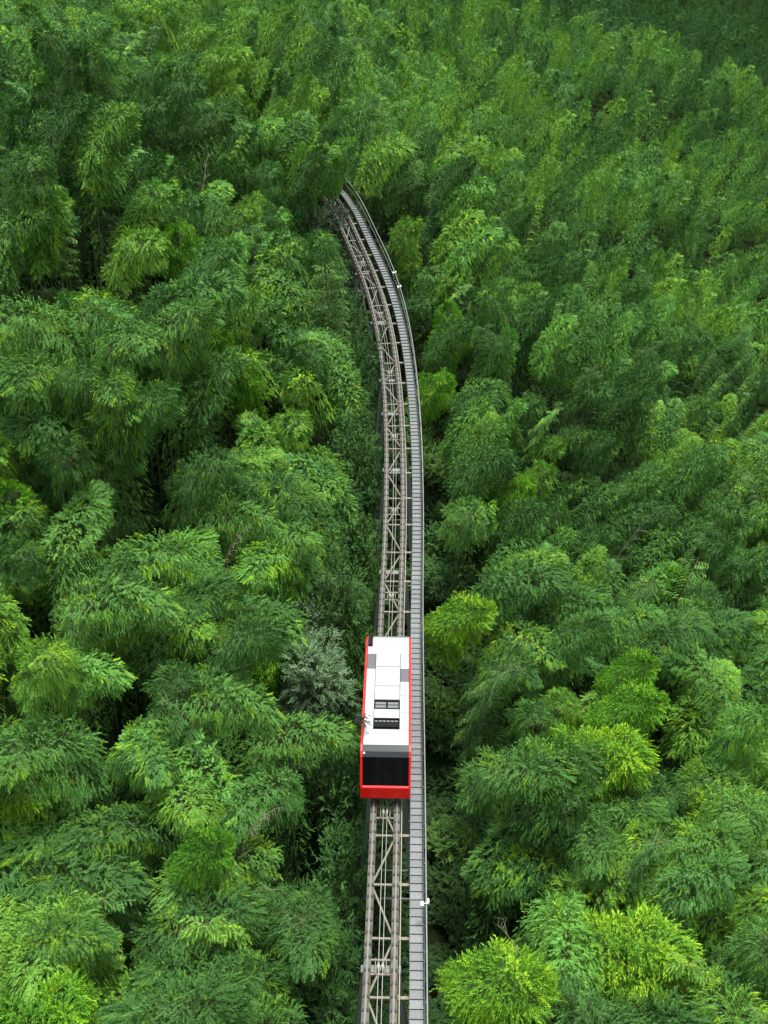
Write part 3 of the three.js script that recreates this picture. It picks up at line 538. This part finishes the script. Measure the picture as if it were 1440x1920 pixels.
{
  const sm = [[0.9, 0.95, 0.9], [0.62, 0.7, 0.62], [1.15, 1.05, 0.8], [0.8, 0.9, 0.9]].map((c) => leafMat(...c)), Q = rng(15);
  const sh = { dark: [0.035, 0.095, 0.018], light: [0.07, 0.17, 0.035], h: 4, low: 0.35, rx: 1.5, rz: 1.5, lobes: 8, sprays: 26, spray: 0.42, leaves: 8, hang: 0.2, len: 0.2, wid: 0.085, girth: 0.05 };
  const kinds = [broadleaf(61, sh), broadleaf(62, { ...sh, len: 0.26, wid: 0.05, hang: 0.7 }), broadleaf(63, { ...sh, len: 0.16, wid: 0.1, sprays: 32 })];
  let i = 0;
  const rows = { left: 0, right: 0 };
  for (let s = sAtZ(-17); s < sAtZ(-83); s += 1.15) for (const side of [-1, 1]) {
    const f = frame(s), off = side < 0 ? -1.6 - Q() * 1.7 : 2.4 + Q() * 1.6, up = side < 0 ? 1.1 + Q() * 1.0 : 0.45 + Q() * 0.5;
    if (side > 0 && (f.o.z > -35 || Q() < 0.75)) continue;
    if (side < 0 && f.o.z < -33 && f.o.z > -42 && Q() < 0.5) continue;
    const p = f.at(off, 0), w = side < 0 ? 'left' : 'right', n = rows[w]++;
    const o = thing('shrub', `${['leafy green', 'drooping', 'small-leaved'][i % 3]} shrub under the track's ${w} side, ${ORD[n]} from the bottom`, 'shrub', 'shrubs in the cleared strip under the track');
    const k = kinds[i++ % 3]; part(o, 'stem', k.wood, woodMat); part(o, 'crown', k.leaf, sm[Math.floor(Q() * 4)]);
    o.position.set(p.x, ground(p.x, p.z), p.z); o.rotation.y = Q() * 6; const sc = 0.85 + Q() * 0.4; o.scale.set(sc, sc * up * 1.35, sc);
  }
  // low growth over the rest of the forest floor
  const list = []; for (let n = 0; n < 5200; n++) { const z = -14 - Math.pow(Q(), 1.4) * 130, x = (Q() - 0.5) * (-z * 0.95 + 14); const a = z > -62 && Math.abs(x) < 7 ? aside(x, z).d : 9; if (a < 0.8 || a > 1.5) list.push([x, z]); }
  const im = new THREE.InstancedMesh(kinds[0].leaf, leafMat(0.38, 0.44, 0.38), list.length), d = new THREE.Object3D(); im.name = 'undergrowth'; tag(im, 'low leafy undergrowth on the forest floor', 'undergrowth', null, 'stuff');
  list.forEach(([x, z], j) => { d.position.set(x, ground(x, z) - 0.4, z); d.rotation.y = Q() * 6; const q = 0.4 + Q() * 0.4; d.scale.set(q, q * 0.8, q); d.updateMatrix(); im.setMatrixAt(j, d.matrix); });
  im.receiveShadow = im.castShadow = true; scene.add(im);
}
{ // bare dead culms sticking out of the canopy
  const dm = new THREE.MeshStandardMaterial({ vertexColors: true, roughness: 0.8 });
  const dead = (seed) => {
    const Q = rng(seed), w = new MB(), c = [0.2, 0.175, 0.115], pts = []; const p = V(0, 0, 0);
    for (let i = 0; i <= 16; i++) { const th = 0.05 + 0.75 * Math.pow(i / 16, 1.6); pts.push(p.clone()); p.x += Math.sin(th) * 0.85; p.y += Math.cos(th) * 0.85; }
    w.tube(pts, pts.map((_, i) => lerp(0.05, 0.012, i / 16)), c, 6);
    const br = w;
    for (let i = 8; i < 17; i++) for (let k = 0; k < 3; k++) { const d = V(0.5 + 0.5 * Q(), 0.4 + 0.6 * Q(), (Q() - 0.5) * 2).normalize(), l = (0.6 + 0.9 * Q()) * (1.15 - i / 22), a = pts[i], m = a.clone().addScaledVector(d, l * 0.5), e = m.clone().addScaledVector(d.clone().add(V(0.1, -0.25, (Q() - 0.5) * 0.4)).normalize(), l * 0.6); br.tube([a, m, e], [0.012, 0.009, 0.004], c, 3); for (let q = 0; q < 3; q++) { const e2 = m.clone().lerp(e, Q()); br.tube([e2, e2.clone().add(V((Q() - 0.3) * 0.5, (Q() - 0.4) * 0.5, (Q() - 0.5) * 0.6))], [0.006, 0.002], c, 3); } }
    return w.geo();
  };
  const D = [dead(71), dead(72)];
  [[-10.2, -44.8, 'left of the straight track, halfway down the hillside'], [8.2, -21.6, 'lower right, beside the lime bamboos'], [14.5, -57, 'on the right slope level with the straight track'], [-13.8, -72, 'high on the left hillside above the bend'], [25, -100, 'far out on the right slope'], [12.5, -30.2, "right of the car, level with its bumper"], [-17.8, -66, 'at the top left hillside edge'], [13.2, -43, 'right of the track past the car'], [11.5, -95, 'right of the upper bend in the far forest'], [16.4, -27.4, "at the frame's lower right edge"], [-7.6, -30.5, 'left of the car beside the olive bamboo']].forEach(([x, z, words], i) => {
    const o = thing('dead_bamboo', 'bare dead straw-coloured bamboo ' + words, 'dead bamboo', 'bare dead bamboos'); part(o, 'stem', D[i % 2], dm);
    const y = ground(x, z); o.position.set(x, y, z); o.rotation.y = [-0.7, 2.6, 0.2, 1.4, -2][i % 5]; o.scale.set(1, (canopy(x, z) + 0.7 - y) / 12.9, 1);
  });
}
console.log('bamboo', spots.length, 'tris', [...protoKinds, ...YOUNG, ...FAR].map((p) => p.leaf.index.count / 3 + p.wood.index.count / 3).join(' '));
renderer.render(scene, camera);
